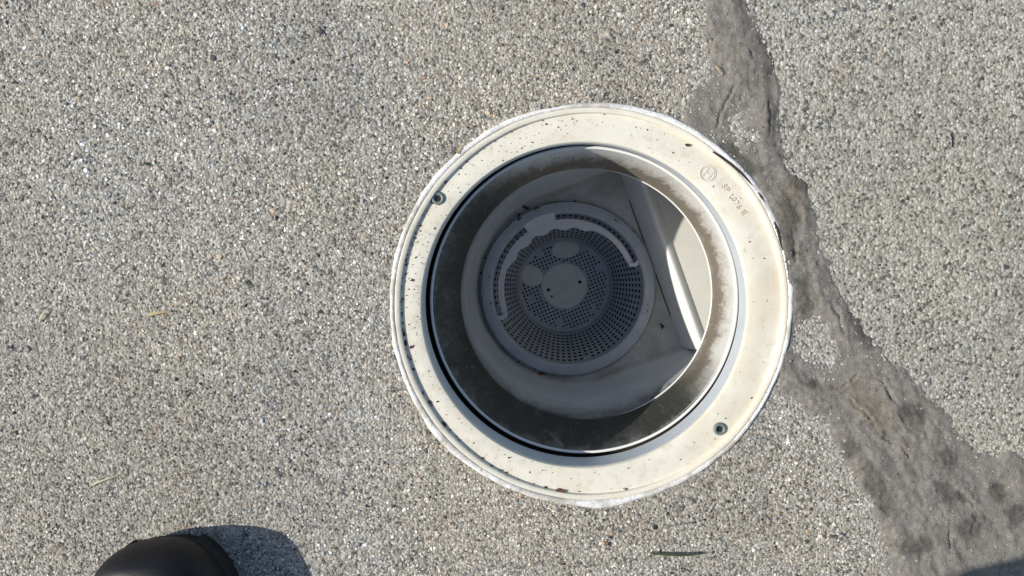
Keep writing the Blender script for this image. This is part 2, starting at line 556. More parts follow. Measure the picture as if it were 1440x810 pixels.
# ---- aggregate standing out of the concrete: one small faceted stone each, joined per slab
def stones(x, y, r, hgt, z0, col, mat, name, parent):
    """many small faceted stones in one mesh"""
    n = len(x)
    K = 5
    ang = rng.uniform(0, 2 * PI, (n, 1)) + np.arange(K) * 2 * PI / K + rng.uniform(-.35, .35, (n, K))
    el = rng.uniform(.62, 1.0, (n, 1))
    ro = rng.uniform(0, PI, (n, 1))
    rad = r[:, None] * rng.uniform(.78, 1.18, (n, K))
    ux, uy = rad * np.cos(ang), rad * np.sin(ang) * el
    bx = ux * np.cos(ro) - uy * np.sin(ro)
    by = ux * np.sin(ro) + uy * np.cos(ro)
    tl = rng.uniform(-.35, .35, (n, 2))
    k2 = rng.uniform(.42, .72, (n, 1))
    V = np.empty((n, 2 * K + 1, 3))
    V[:, :K, 0] = x[:, None] + bx
    V[:, :K, 1] = y[:, None] + by
    V[:, :K, 2] = np.broadcast_to(z0, (n,))[:, None]
    V[:, K:2 * K, 0] = x[:, None] + bx * k2
    V[:, K:2 * K, 1] = y[:, None] + by * k2
    zb = np.broadcast_to(np.maximum(z0, 0), (n,))
    V[:, K:2 * K, 2] = zb[:, None] + hgt[:, None] * rng.uniform(.75, 1.05, (n, K)) + (bx * tl[:, :1] + by * tl[:, 1:]) * .5
    V[:, 2 * K, 0] = x
    V[:, 2 * K, 1] = y
    V[:, 2 * K, 2] = zb + hgt * 1.12
    f = []
    for i in range(K):
        j = (i + 1) % K
        f += [(i, j, K + j), (i, K + j, K + i), (K + i, K + j, 2 * K)]
    f = np.array(f)
    Fa = (f[None] + (np.arange(n) * (2 * K + 1))[:, None, None]).reshape(-1, 3)
    return big_mesh(name, V.reshape(-1, 3), Fa, mat, parent, 'stuff', np.repeat(col, 2 * K + 1, axis=0))

def grains(parent, right):
    s = 0.0019 if not right else 0.0020
    xs = np.arange(-0.43, 0.43, s)
    ys = np.arange(-0.28, 0.25, s * 0.9)
    GX, GY = np.meshgrid(xs, ys, indexing='ij')
    GX = GX + rng.uniform(-.6, .6, GX.shape) * s
    GY = GY + rng.uniform(-.6, .6, GY.shape) * s
    x, y = GX.ravel(), GY.ravel()
    jy = np.array([p.y for p in line])[::-1]
    jx = np.array([p.x for p in line])[::-1]
    isr = x > np.interp(y, jy, jx)
    ok = (isr == right) & (np.hypot(x - rcx, y - rcy) > HOLE + 0.0022)
    x, y = x[ok], y[ok]
    m = mortar_field(x, y)
    ok = m < 0.0005 + .012 * rng.random(len(m)) ** 2.2
    fe = np.minimum(.43 - np.abs(x), np.minimum(.25 - y, y + .28)) / .035
    ok &= (rng.random(len(m)) > (.30 if right else .04)) & (rng.random(len(m)) < np.clip(fe, .05, 1))
    x, y, m = x[ok], y[ok], m[ok]
    n = len(x)
    r = np.clip(rng.lognormal(math.log(0.00091 if not right else 0.00090), 0.34, n), .0005, .0034)
    pick = rng.random(n)
    pal = np.array([(.035, .037, .045), (.095, .092, .09), (.17, .16, .15), (.27, .258, .24), (.37, .355, .33), (.47, .455, .43), (.64, .63, .61), (.35, .27, .185), (.24, .15, .10), (.27, .285, .30)])
    wl = np.array([.085, .12, .13, .16, .20, .14, .06, .055, .03, .03])
    wr = np.array([.085, .07, .11, .25, .26, .12, .03, .07, .02, .035])
    kind = np.searchsorted(np.cumsum((wr if right else wl) / (wr if right else wl).sum()), pick).clip(0, 9)
    col = pal[kind] * rng.uniform(.82, 1.18, (n, 1)) * np.where(kind[:, None] < 3, 1.0, 1.3)
    # weathered cement film levels the colours, in patches
    film = np.clip(.20 + .45 * fbm(x, y, 14, 500, 3) + (.30 if right else 0), 0, .78)[:, None] * np.where(kind == 0, .25, 1.0)[:, None]
    fc = np.array((.46, .46, .43) if right else (.46, .445, .42))
    col = col * (1 - film) + fc * film
    warm = np.clip(fbm(x, y, 9, 540, 3) * .5, -.15, .15)[:, None]
    col = col * (1 + warm * np.array((.35, .05, -.45)))
    if right:
        col *= np.array((.985, 1.0, .97))
        r[kind == 0] *= 1.45
        for px, py, rp in ((1180, 105, 26), (1245, 75, 12)):          # rusty stain
            c = at(px, py)
            kst = np.clip(1.2 - np.hypot(x - c.x, y - c.y) / (rp * .000513) + .6 * fbm(x, y, 200, 7, 2), 0, 1)[:, None] * .5
            col = col * (1 - kst) + np.array((.42, .27, .16)) * kst
    else:
        for px, py, rp in ((1040, 740, 22), (905, 745, 14)):
            c = at(px, py)
            kst = np.clip(1.2 - np.hypot(x - c.x, y - c.y) / (rp * .000513) + .6 * fbm(x, y, 200, 7, 2), 0, 1)[:, None] * .4
            col = col * (1 - kst) + np.array((.40, .26, .16)) * kst
    big = 1 + np.clip(.75 * fbm(x, y, 5, 560, 3) + .5 * fbm(x, y, 24, 570, 3), -.32, .26)[:, None]
    col = col * big * np.array((1.0, .985, .935)) * 1.0
    dring = np.hypot(x - rcx, y - rcy) - RR
    soil = np.clip(1 - dring / .012 + .9 * fbm(x, y, 120, 580, 3), 0, 1)[:, None] * .38
    col = col * (1 - soil) + col * np.array((.55, .48, .40)) * soil
    for px, py, rp, kk in ((536, 395, 16, .6), (735, 130, 14, .5), (865, 120, 12, .5), (905, 95, 75, .22), (990, 150, 36, .35), (250, 420, 130, .10), (520, 150, 120, .10), (410, 250, 24, .18), (640, 720, 50, .10), (190, 490, 30, .25)):
        c = at(px, py)
        kst = np.clip(1.25 - np.hypot(x - c.x, y - c.y) / (rp * .000513) + .8 * fbm(x, y, 110, 590, 3), 0, 1)[:, None] * kk
        col = col * (1 - kst) + col * np.array((.45, .38, .30)) * kst
    # light laitance beside the mortar
    lai = np.clip((m + 0.016) / 0.016, 0, 1)[:, None] * np.clip(.45 + .9 * fbm(x, y, 60, 610, 3), .1, .75)[:, None]
    col = col * (1 - lai) + np.array((.52, .51, .475)) * lai
    hgt = r * rng.uniform(.12, .42, n) * (.55 if right else .95)
    hgt = hgt + np.where(m > 0, np.clip(m, 0, .010) * .12 + .0002, 0)
    stones(x, y, r, hgt, -0.0003, col, M['grain'], 'aggregate', parent)

g1 = grains(left_slab, False)
g2 = grains(right_slab, True)

# sand grit bedded in the mortar
flat = np.flatnonzero((used & (thick > .12) & (rr > HOLE + .002) & (X < .47) & (Y > -.32) & (Y < .29)).ravel())
pk = rng.choice(flat, min(11000, len(flat)), replace=False)
gxx, gyy, gzz = X.ravel()[pk], Y.ravel()[pk], Z.ravel()[pk]
gr_ = np.clip(rng.lognormal(math.log(.00042), .35, len(pk)), .0002, .0014)
gc = tint.reshape(-1, 3)[pk] * rng.choice([.45, .7, .9, 1.15, 1.4, 1.9], len(pk), p=[.12, .2, .25, .22, .15, .06])[:, None]
stones(gxx + rng.uniform(-.5, .5, len(pk)) * ST, gyy + rng.uniform(-.5, .5, len(pk)) * ST, gr_, gr_ * .55, gzz - .0001, gc, M['grain'], 'sand_grit', mort)

# ------------------------------------------------------------------ the skimmer
Z_FACE, Z_SEAT, Z_NT, Z_NB, Z_SHELF, Z_SILL = -0.0012, -0.022, -0.026, -0.110, -0.206, -0.168
skim = empty('pool_skimmer', (0, 0, 0))
tag(skim, 'open round cream pool skimmer sunk in concrete, its lid taken off', 'pool skimmer')
inner = circ(822, 430, 230, Z_FACE)
seat = circ(818.8, 424.5, 219.5, Z_SEAT)
ntop = circ(821.5, 422.5, 212.5, Z_NT)
nbot = circ(824.5, 414, 176.5, Z_NB)
bask = circ(799, 406, 122, -0.200)
N = 256

def wob(amp, seed, ks=(3, 5, 9, 14, 23, 41)):
    r = random.Random(seed)
    t = [(k, r.uniform(.4, 1) / k ** .5, r.uniform(0, 6.28)) for k in ks]
    return lambda a: amp * sum(q * math.sin(k * a + p) for k, q, p in t)

def mixr(a, b, t, z):
    return (lerp(a[0], b[0], t), lerp(a[1], b[1], t), lerp(a[2], b[2], t), z)

# collar: raised outer lip, flat face, rounded edge, tapering seat
lo = (rcx, rcy, RR)
def cr(c, z, fn=None, dr=0.0):
    return ring(c[0], c[1], c[2] + dr, z, N, fn)
L1 = wob(0.00025, 4)
face_tilt = [cr(lo, -0.012, None, -.0015), cr(lo, 0.0010, L1, -.0015), cr(lo, 0.0020, L1, -.0022), cr(lo, 0.0021, L1, -.0040), cr(lo, 0.0014, L1, -.0052),
             cr(lo, Z_FACE, L1, -.0058), cr(lo, Z_FACE, None, -.0068), cr(mixr(lo, inner, .6, 0), Z_FACE, None, 0),
             cr(inner, Z_FACE, None, .0010), cr(inner, Z_FACE - .0003, None, .0002), cr(inner, Z_FACE - .0012, None, -.0004),
             cr(inner, Z_FACE - .0026, None, -.0007)]
seat_r = [cr(inner, Z_FACE - .0024, None, -.0004), cr(inner, Z_FACE - .0028, None, -.0008), cr(seat, Z_SEAT + .001, None, .0003), cr(seat, Z_SEAT, None, .0003), cr(seat, Z_SEAT - .0005, None, .004), cr(lo, -.03, None, -.012)]
collar = mesh_obj('collar', *loft(face_tilt), M['collar'], skim, 35)
mesh_obj('lid_seat', *loft(seat_r), mat_plain('greyed seat plastic', (.50, .53, .55), .5, .35, .12, 60), skim, 35)
# sealant bead between collar and concrete, ragged outside
W1, W2, W3 = wob(.0009, 1), wob(.0006, 2, (7, 13, 29, 47, 71)), wob(.0004, 3, (5, 11, 31, 53))
def chip(a):
    # a wider smear at the foot of the collar and along its left foot
    f = lambda c, wd, h: h * math.exp(-((((a - c + PI) % (2 * PI)) - PI) / wd) ** 2)
    return f(4.78, .10, .0022) + f(4.42, .22, .0016) + f(3.9, .3, .0018) + f(0.62, .3, .0016) + f(0.2, .2, .001) + f(2.2, .3, .0008)
so = lambda a: W1(a) + W2(a) + chip(a)
def sring(dr, z, outer, wz):
    out = []
    for i in range(512):
        a = 2 * PI * i / 512
        r = RR + dr + (so(a) if outer else 0.3 * W2(a))
        out.append((rcx + r * math.cos(a), rcy + r * math.sin(a), z + wz * W3(a)))
    return out
seal = mesh_obj('sealant_bead', *loft([sring(-.003, -.004, False, 0), sring(-.0014, .0016, False, .6), sring(-.0008, .0022, False, 1), sring(.0010, .0021, True, 1),
                                       sring(.0018, .0012, True, .6), sring(.0022, -.001, True, 0)]), M['sealant'], skim, 60)
# gutter between seat and sleeve; dark dirt colour stands in for the gap's shade
gut = mesh_obj('gutter', *loft([cr(seat, Z_SEAT - .0006, None, .0035), cr(seat, -.034, None, -.0003), cr(ntop, -.034, None, .0026), cr(ntop, -.0315, None, .0022)]), M['dirt'], skim, 40)
# sleeve
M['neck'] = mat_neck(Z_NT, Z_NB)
NP = []
for t in np.linspace(0, 1, 15):
    e = t
    NP.append((lerp(ntop[0], nbot[0], e), lerp(ntop[1], nbot[1], e), lerp(ntop[2], nbot[2], e), lerp(Z_NT - .002, Z_NB, t)))
nr = [ring(*c, n=N) for c in NP]
sleeve_rings = [cr(ntop, -.032, None, .0028), cr(ntop, Z_NT - .001, None, .0026), cr(ntop, Z_NT, None, .0018), cr(ntop, Z_NT + .0001, None, .0008), cr(ntop, Z_NT - .0007, None, .0001)] + nr + \
    [cr(nbot, Z_NB - .0015, None, .0008), cr(nbot, Z_NB - .0018, None, .0022), cr(nbot, Z_NB - .0005, None, .0034)]
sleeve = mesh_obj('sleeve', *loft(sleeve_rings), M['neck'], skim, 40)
edge = mesh_obj('sleeve_lip', *loft([cr(ntop, Z_NT - .004, None, .0000), cr(ntop, Z_NT + .0004, None, .0002), cr(ntop, Z_NT + .0008, None, .0010), cr(ntop, Z_NT + .0004, None, .0020), cr(ntop, Z_NT - .004, None, .0024)]),
                M['white'], skim, 60)
def er(dr, z):
    out = []
    for i in range(N):
        a = 2 * PI * i / N
        k = max(0.0, min(1.0, (math.cos(a - .12) + .2) / .7))
        out.append((nbot[0] + (nbot[2] + lerp(.0009, dr, k)) * math.cos(a), nbot[1] + (nbot[2] + lerp(.0009, dr, k)) * math.sin(a), Z_NB + z))
    return out
lipb = mesh_obj('sleeve_edge', *loft([er(.0002, .0012), er(-.0007, .0004), er(-.0008, -.0010), er(-.0001, -.0018), er(.002, -.0019)]), M['white'], skim, 60)

# tank: horseshoe plan, straight sides towards the throat
U = Vector((.939, .345, 0)).normalized()
Vd = Vector((-U.y, U.x, 0))
bc = Vector((bask[0], bask[1], 0))
UEND = 0.30
def plan(rw, side, z, union=False, n=384):
    out = []
    for i in range(n):
        a = 2 * PI * i / n
        c, s = math.cos(a), math.sin(a)
        if c <= 0:
            # ease from round back to straight side
            r = lerp(side, rw, min(1, abs(c) * 1.6)) if side != rw else rw
        else:
            r = min(side / max(abs(s), 1e-6), UEND / max(c, 1e-6))
        if union:
            # never inside the sleeve's own foot
            d = U * c + Vd * s
            o = Vector((nbot[0], nbot[1], 0)) - bc
            b = d.dot(o)
            disc = b * b - (o.length_squared - (nbot[2] + .001) ** 2)
            if disc > 0:
                r = max(r, b + math.sqrt(disc))
        p = bc + (U * c + Vd * s) * r
        out.append((p.x, p.y, z))
    return out
def hol(r, z, n=384):
    return [tuple(bc + (U * math.cos(2 * PI * i / n) + Vd * math.sin(2 * PI * i / n)) * r + Vector((0, 0, z))) for i in range(n)]
def nfoot(dr, z, n=384):
    out = []
    for i in range(n):
        a = 2 * PI * i / n
        d = U * math.cos(a) + Vd * math.sin(a)
        o = Vector((nbot[0], nbot[1], 0)) - bc
        b = d.dot(o)
        r = b + math.sqrt(b * b - (o.length_squared - (nbot[2] + dr) ** 2))
        p = bc + d * r
        out.append((p.x, p.y, z))
    return out
RIMR = bask[2]
tank_r = [nfoot(.0010, Z_NB - .0012), plan(.100, .106, Z_NB - .003, True), plan(.0995, .104, -.140), plan(.0965, .101, -.170), plan(.0945, .0985, -.186), plan(.0925, .0965, -.196),
          plan(.0905, .094, -.2025), plan(.089, .0915, -.2052), hol(RIMR + .0028, Z_SHELF), hol(RIMR + .0022, Z_SHELF + .0012), hol(RIMR + .0012, Z_SHELF + .0012), hol(RIMR + .0006, Z_SHELF), hol(RIMR - .0035, Z_SHELF), hol(RIMR - .0037, Z_SHELF - .003)]
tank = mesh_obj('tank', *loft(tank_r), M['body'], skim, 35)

mesh_obj('well', *loft([hol(RIMR - .0036, Z_SHELF - .003), hol(RIMR - .004, Z_SHELF - .02), hol(RIMR - .012, -.30), hol(RIMR - .03, -.345), hol(.004, -.347)]), M['dark'], skim, 35)  # coloured near-black so the basket holes read as deep shade
# throat sill and floor between tank and pool
def uv(u, v, z):
    return tuple(bc + U * u + Vd * v + Vector((0, 0, z)))
pc = at(922, 380, Z_SHELF + .001)
u0 = (Vector((pc.x, pc.y, 0)) - bc).dot(U)
prof = [(u0 - .001, -.2075), (u0 + .0002, -.198), (u0 + .0034, -.182), (u0 + .0066, -.1700), (u0 + .0078, -.1672), (u0 + .0092, -.1660), (u0 + .0108, -.1658), (u0 + .0128, -.1667), (u0 + .0152, -.1684), (u0 + .0180, -.1702), (u0 + .0190, -.1712)]
def sill_shape(v0, v1):
    rings = []
    for v in np.linspace(v0, v1, 9):
        rings.append([uv(u, v, z) for u, z in prof] + [uv(u0 + .0190, v, -.207)])
    return loft(rings, cap0=True, cap1=True)
sill = mesh_obj('throat_sill', *sill_shape(-.0955, .1015), M['white'], skim, 50)
fl = [(u0 + .0174, -.1704), (u0 + .06, -.1716), (u0 + .12, -.173), (.285, -.176), (.285, -.2055), (u0 + .0174, -.2055)]
sm = [(u0 - .0018, -.2070), (u0 - .0018, -.2058), (u0 + .0002, -.2058), (u0 + .0002, -.2070)]
mesh_obj('sill_seam', *loft([[uv(u, v, z) for u, z in sm] for v in (-.094, 0, .093)], cap0=True, cap1=True), M['dark'], skim)
flo = mesh_obj('throat_floor', *loft([[uv(u, v, z) for u, z in fl] for v in (-.0985, -.03, .03, .1035)], cap0=True, cap1=True), mat_plain('cream throat plastic', (.62, .61, .55), .4, .4, .10, 40), skim, 30)

# screws
def screw(px, py, rot):
    c = at(px, py, Z_FACE)
    R0 = .0047
    prof = [(R0 + .0003, -.0004), (R0, .0008), (R0 * .88, .0016), (R0 * .70, .0017), (R0 * .56, .0012), (R0 * .46, .0006)]
    V, Fc = loft([ring(c.x, c.y, r, Z_FACE + z, 28) for r, z in prof])
    o = mesh_obj('screw', V, Fc, M['screw'], skim, 50)
    dk = [ring(c.x, c.y, R0 * .47, Z_FACE + .0006, 20), ring(c.x, c.y, R0 * .36, Z_FACE + .0002, 20)]
    mesh_obj('screw_socket', *loft(dk, cap1=True), M['dark'], o, 40)
    return o
screw(616, 279, 0)
screw(1012, 603, 0)

# moulded marks on the collar
def text_mesh(body, size, ext):
    cu = bpy.data.curves.new('t', 'FONT')
    cu.body = body
    cu.size = size
    cu.extrude = ext
    cu.bevel_depth = size * .02
    cu.align_x, cu.align_y = 'CENTER', 'CENTER'
    cu.space_character = 1.15
    o = bpy.data.objects.new('t', cu)
    COL.objects.link(o)
    dg = bpy.context.evaluated_depsgraph_get()
    me = bpy.data.meshes.new_from_object(o.evaluated_get(dg))
    bpy.data.objects.remove(o)
    return me
mark_m = mat_plain('moulded mark', (.60, .50, .38), .55, .3, .3, 500)
tm = text_mesh('SP 1076 B', .0056, .00035)
p = at(1031, 281, Z_FACE)
tm.transform(Matrix.Translation((p.x, p.y, Z_FACE + .0001)) @ Matrix.Rotation(math.radians(-54), 4, 'Z'))
link('part_lettering', tm, mark_m, skim)
p = at(995, 244, Z_FACE)
em_m = mat_plain('moulded emblem', (.66, .63, .53), .55, .3, .2, 500)
parts = []
for r0, r1 in ((.0061, .0054), (.0050, .0046)):
    parts.append(loft([ring(0, 0, r0, -.0002, 40), ring(0, 0, r0, .0004, 40), ring(0, 0, r1, .0004, 40), ring(0, 0, r1, -.0002, 40)]))
def box(x0, x1, y0, y1, z0, z1):
    return [(x0, y0, z0), (x1, y0, z0), (x1, y1, z0), (x0, y1, z0), (x0, y0, z1), (x1, y0, z1), (x1, y1, z1), (x0, y1, z1)], \
        [(0, 3, 2, 1), (4, 5, 6, 7), (0, 1, 5, 4), (1, 2, 6, 5), (2, 3, 7, 6), (3, 0, 4, 7)]
parts += [box(-.0031, -.0013, -.0034, .0034, -.0002, .0004), box(.0013, .0031, -.0034, .0034, -.0002, .0004), box(-.0016, .0016, -.0007, .0007, -.0002, .00035)]
V, Fc = join(parts)
em = Matrix.Translation((p.x, p.y, Z_FACE)) @ Matrix.Rotation(math.radians(-40), 4, 'Z')
mesh_obj('emblem', [em @ Vector(v) for v in V], Fc, em_m, skim)

# ------------------------------------------------------------------ the basket
bk = empty('skimmer_basket', (bask[0], bask[1], -.30))
tag(bk, 'grey perforated strainer basket seated deep inside the skimmer', 'basket')
B = Vector(bk.location)
def loc(V):
    return [Vector(v) - B for v in V]
ZR, ZB = -.200, -.292
bx, by, br = bask
rin = br * 106 / 122
fx, fy, fr = circ(793.5, 402, 64, ZB)
# rim
rim = [ring(bx, by, br, ZR - .005, N), ring(bx, by, br, ZR - .0006, N), ring(bx, by, br - .0007, ZR, N), ring(bx, by, rin + .0016, ZR + .0002, N), ring(bx, by, rin + .0004, ZR - .0008, N),
       ring(bx, by, rin, ZR - .004, N), ring(bx, by, rin - .0004, ZR - .012, N), ring(bx, by, rin + .002, ZR - .012, N)]
V, Fc = loft(rim)
mesh_obj('rim', loc(V), Fc, M['basket'], bk, 40)
# perforated wall: a frame round each hole, with the hole's own sides
NC, NRW = 76, 10
zt = ZR - .0115
V, Fc = [], []
def wp(i, j, dt=0.0, inset=0.0):
    t = j / NRW
    a = 2 * PI * i / NC
    cx, cy = lerp(bx, fx, t), lerp(by, fy, t)
    r = lerp(rin - .0005, fr, t) + inset
    return (cx + r * math.cos(a), cy + r * math.sin(a), lerp(zt, ZB + .002, t))
for i in range(NC):
    for j in range(NRW):
        solid = (j == NRW - 1) or (j == 0 and i % 19 == 3)
        if solid:
            b = len(V)
            V += [wp(i, j), wp(i + 1, j), wp(i + 1, j + 1), wp(i, j + 1)]
            Fc.append((b, b + 1, b + 2, b + 3))
            continue
        b = len(V)
        V += [wp(i, j), wp(i + 1, j), wp(i + 1, j + 1), wp(i, j + 1)]
        hx0, hx1, hy0, hy1 = i + .22, i + .76, j + .20, j + .80
        V += [wp(hx0, hy0), wp(hx1, hy0), wp(hx1, hy1), wp(hx0, hy1)]
        V += [wp(hx0, hy0, 0, .0004), wp(hx1, hy0, 0, .0004), wp(hx1, hy1, 0, .0004), wp(hx0, hy1, 0, .0004)]
        for k in range(4):
            l = (k + 1) % 4
            Fc.append((b + k, b + l, b + 4 + l, b + 4 + k))
            Fc.append((b + 4 + k, b + 4 + l, b + 8 + l, b + 8 + k))
mesh_obj('perforated_wall', loc(V), Fc, M['basket'], bk)
# perforated floor on a square grid turned to the handle
px2m = fr / 64
sp = 5.0 * px2m
ga = math.radians(22)
lobes = [(795, 351, 19, 13, 10), (748, 388, 17, 14, -40)]
blanks = [(787, 453), (747, 421), (835, 436), (842, 377), (760, 357), (815, 352)]
def inlobe(x, y, grow=1.0):
    for (lx, ly, a, b, ro) in lobes:
        c = at(lx, ly, ZB)
        q = math.radians(ro)
        dx, dy = x - c.x, y - c.y
        u, v = dx * math.cos(q) + dy * math.sin(q), -dx * math.sin(q) + dy * math.cos(q)
        if (u / (a * px2m)) ** 2 + (v / (b * px2m)) ** 2 < grow:
            return True
    return False
V, Fc = [], []
for gi in range(-15, 16):
    for gj in range(-15, 16):
        ox = (gi + .5) * sp
        oy = (gj + .5) * sp
        cx, cy = fx + ox * math.cos(ga) - oy * math.sin(ga), fy + ox * math.sin(ga) + oy * math.cos(ga)
        r = math.hypot(cx - fx, cy - fy)
        if r > fr + sp * .3:
            continue
        hole_ = 33.5 * px2m < r < 59 * px2m and not inlobe(cx, cy, 1.12)
        for (qx, qy) in blanks:
            c = at(qx, qy, ZB)
            if math.hypot(cx - c.x, cy - c.y) < 5.2 * px2m:
                hole_ = False
        R2 = lambda x, y: (cx + x * math.cos(ga) - y * math.sin(ga), cy + x * math.sin(ga) + y * math.cos(ga))
        b = len(V)
        h = sp / 2
        sq = [(-h, -h), (0, -h), (h, -h), (h, 0), (h, h), (0, h), (-h, h), (-h, 0)]
        V += [(*R2(*s_), ZB) for s_ in sq]
        if not hole_:
            Fc.append(tuple(range(b, b + 8)))
            continue
        hr = sp * .30
        oc = [(hr * math.cos(a), hr * math.sin(a)) for a in [math.radians(225 + 45 * k) for k in range(8)]]
        V += [(*R2(*s_), ZB) for s_ in oc]
        V += [(*R2(*s_), ZB - .0016) for s_ in oc]
        for k in range(8):
            l = (k + 1) % 8
            Fc.append((b + k, b + l, b + 8 + l, b + 8 + k))
            Fc.append((b + 8 + k, b + 8 + l, b + 16 + l, b + 16 + k))
mesh_obj('perforated_floor', loc(V), Fc, M['basket'], bk)
V, Fc = loft([ring(fx, fy, fr + .001, ZB + .0032, 128), ring(fx, fy, fr - .0012, ZB + .0012, 128), ring(fx, fy, fr * 60.5 / 64, ZB + .0008, 128), ring(fx, fy, fr * 60 / 64, ZB - .0005, 128)])
mesh_obj('floor_rim', loc(V), Fc, M['basket'], bk, 40)
# hub plate with its button and holes
hr = 32 * px2m
V, Fc = loft([ring(fx, fy, hr, ZB - .0008, 96), ring(fx, fy, hr, ZB + .0012, 96), ring(fx, fy, hr - .0005, ZB + .0016, 96), ring(fx, fy, 6.6 * px2m, ZB + .0016, 96), ring(fx, fy, 6.2 * px2m, ZB + .0010, 96),
              ring(fx, fy, 5.6 * px2m, ZB + .0010, 96), ring(fx, fy, 5.2 * px2m, ZB + .0017, 96), ring(fx, fy, 3.0 * px2m, ZB + .0021, 96), ring(fx, fy, 2.6 * px2m, ZB + .0015, 96), ring(fx, fy, .0002, ZB + .0015, 96)])
hub = mesh_obj('hub_plate', loc(V), Fc, M['pale'], bk, 35)
for (hx, hy, hq) in ((771.2, 407.5, 2.5), (815.4, 396.5, 2.5), (776, 416.6, 1.6)):
    c = at(hx, hy, ZB + .002)
    V, Fc = loft([ring(c.x, c.y, hq * px2m * 1.25, ZB + .0015, 18), ring(c.x, c.y, hq * px2m * 1.15, ZB + .0020, 18), ring(c.x, c.y, hq * px2m * .95, ZB + .0021, 18)])
    o = mesh_obj('hub_hole', loc(V), Fc, M['pale'], hub, 40)
    V, Fc = loft([ring(c.x, c.y, hq * px2m * .96, ZB + .0020, 18), ring(c.x, c.y, hq * px2m * .9, ZB + .0017, 18)], cap1=True)
    mesh_obj('hole_bottom', loc(V), Fc, M['dark'], hub)
for (lx, ly, a, b, ro) in lobes:
    c = at(lx, ly, ZB)
    q = math.radians(ro)
    def lob(k, z):
        out = []
        for i in range(48):
            t = 2 * PI * i / 48
            g = 1 - .16 * math.exp(-((((t - (4.6 if lx > 780 else 5.9) + PI) % (2 * PI)) - PI) / .5) ** 2)
            u, v = a * px2m * math.cos(t) * k * g, b * px2m * math.sin(t) * k * g
            out.append((c.x + u * math.cos(q) - v * math.sin(q), c.y + u * math.sin(q) + v * math.cos(q), z))
        return out
    V, Fc = loft([lob(1, ZB - .0005), lob(1, ZB + .0007), lob(.96, ZB + .0010)], cap1=True)
    mesh_obj('blank_panel', loc(V), Fc, M['pale'], bk, 40)
# handle: flat arc with scalloped grip, folded down on the rim's inner step
A0, A1, AM = math.radians(21), math.radians(203), math.radians(113)
k = br / 122
def handle_ring(a):
    ro_ = 99.0
    w_ = 8.5
    d = a - AM
    e = math.degrees(d)
    grip = math.exp(-(abs(e) / 47) ** 6)
    w_ += grip * (6.0 + 2.2 * math.cos(math.radians(e) * 360 / 19.5))
    end = min(1, (a - A0) / .12, (A1 - a) / .12)
    w_ *= .8 + .2 * max(0, end)
    z0 = ZR - .0042
    ri = (ro_ - w_) * k
    ro2 = ro_ * k
    c, s = math.cos(a), math.sin(a)
    P = [(ro2, -.0034), (ro2, -.0006), (ro2 - .0007, 0), (ri + .0007, 0.0003), (ri, -.0004), (ri, -.0034)]
    return [(bx + r * c, by + r * s, z0 + z) for r, z in P]
hs = [handle_ring(a) for a in np.linspace(A0, A1, 150)]
V, Fc = loft(hs, cap0=True, cap1=True)
handle = mesh_obj('handle', loc(V), Fc, M['handle'], bk, 35)
# finger tab in the handle's middle, reaching over the rim
tb = []
for t in np.linspace(-1, 1, 13):
    a = AM + t * math.radians(12.5)
    o1 = (110.5 - 2.2 * abs(t) ** 4) * k
    c, s = math.cos(a), math.sin(a)
    tb.append([(bx + r * c, by + r * s, z) for r, z in ((97 * k, ZR - .0046), (97 * k, ZR - .0026), (102 * k, ZR + .0002), (o1 - .0006, ZR + .0012), (o1, ZR + .0008), (o1, ZR - .0006))])
V, Fc = loft(tb, cap0=True, cap1=True)
mesh_obj('finger_tab', loc(V), Fc, M['handle'], handle, 35)
for a in (A0, A1):
    s_ = 1 if a == A0 else -1
    hb = []
    for (r, da, w2) in ((92, .01, 3.0), (97, -.005, 3.4), (101, -.02, 2.6), (104, -.005, 3.4), (108, .0, 2.8)):
        aa = a + da * s_
        c, s = math.cos(aa), math.sin(aa)
        tx, ty = -s, c
        hb.append([(bx + r * k * c + tx * w2 * k * q, by + r * k * s + ty * w2 * k * q, z) for q, z in ((-1, ZR - .006), (-1, ZR - .0022), (-.4, ZR - .0014), (.4, ZR - .0014), (1, ZR - .0022), (1, ZR - .006))])
    V, Fc = loft(hb, cap0=True, cap1=True)
    mesh_obj('hinge', loc(V), Fc, M['handle'], handle, 35)

# ------------------------------------------------------------------ litter
def flake_mesh(L, Wd, seed, th=.0006, n=9, curl=.0012):
    """a torn leaf scrap: ragged outline, curled, with thickness"""
    r = random.Random(seed)
    pts = []
    for i in range(n):
        a = 2 * PI * i / n
        q = r.uniform(.62, 1.08)
        pts.append((L / 2 * q * math.cos(a), Wd / 2 * q * math.sin(a)))
    V, Fc = [], []
    zf = lambda x, y: curl * ((x / L) ** 2 * 4 + .5 * (y / Wd)) + .0004
    for top in (0, 1):
        V += [(x, y, zf(x, y) + (th if top else 0)) for x, y in pts]
    cb, ctp = len(V), len(V) + 1
    V += [(0, 0, .0002), (0, 0, .0002 + th * 1.3)]
    for i in range(n):
        j = (i + 1) % n
        Fc += [(i, j, n + j, n + i), (cb, j, i), (ctp, n + i, n + j)]
    return V, Fc

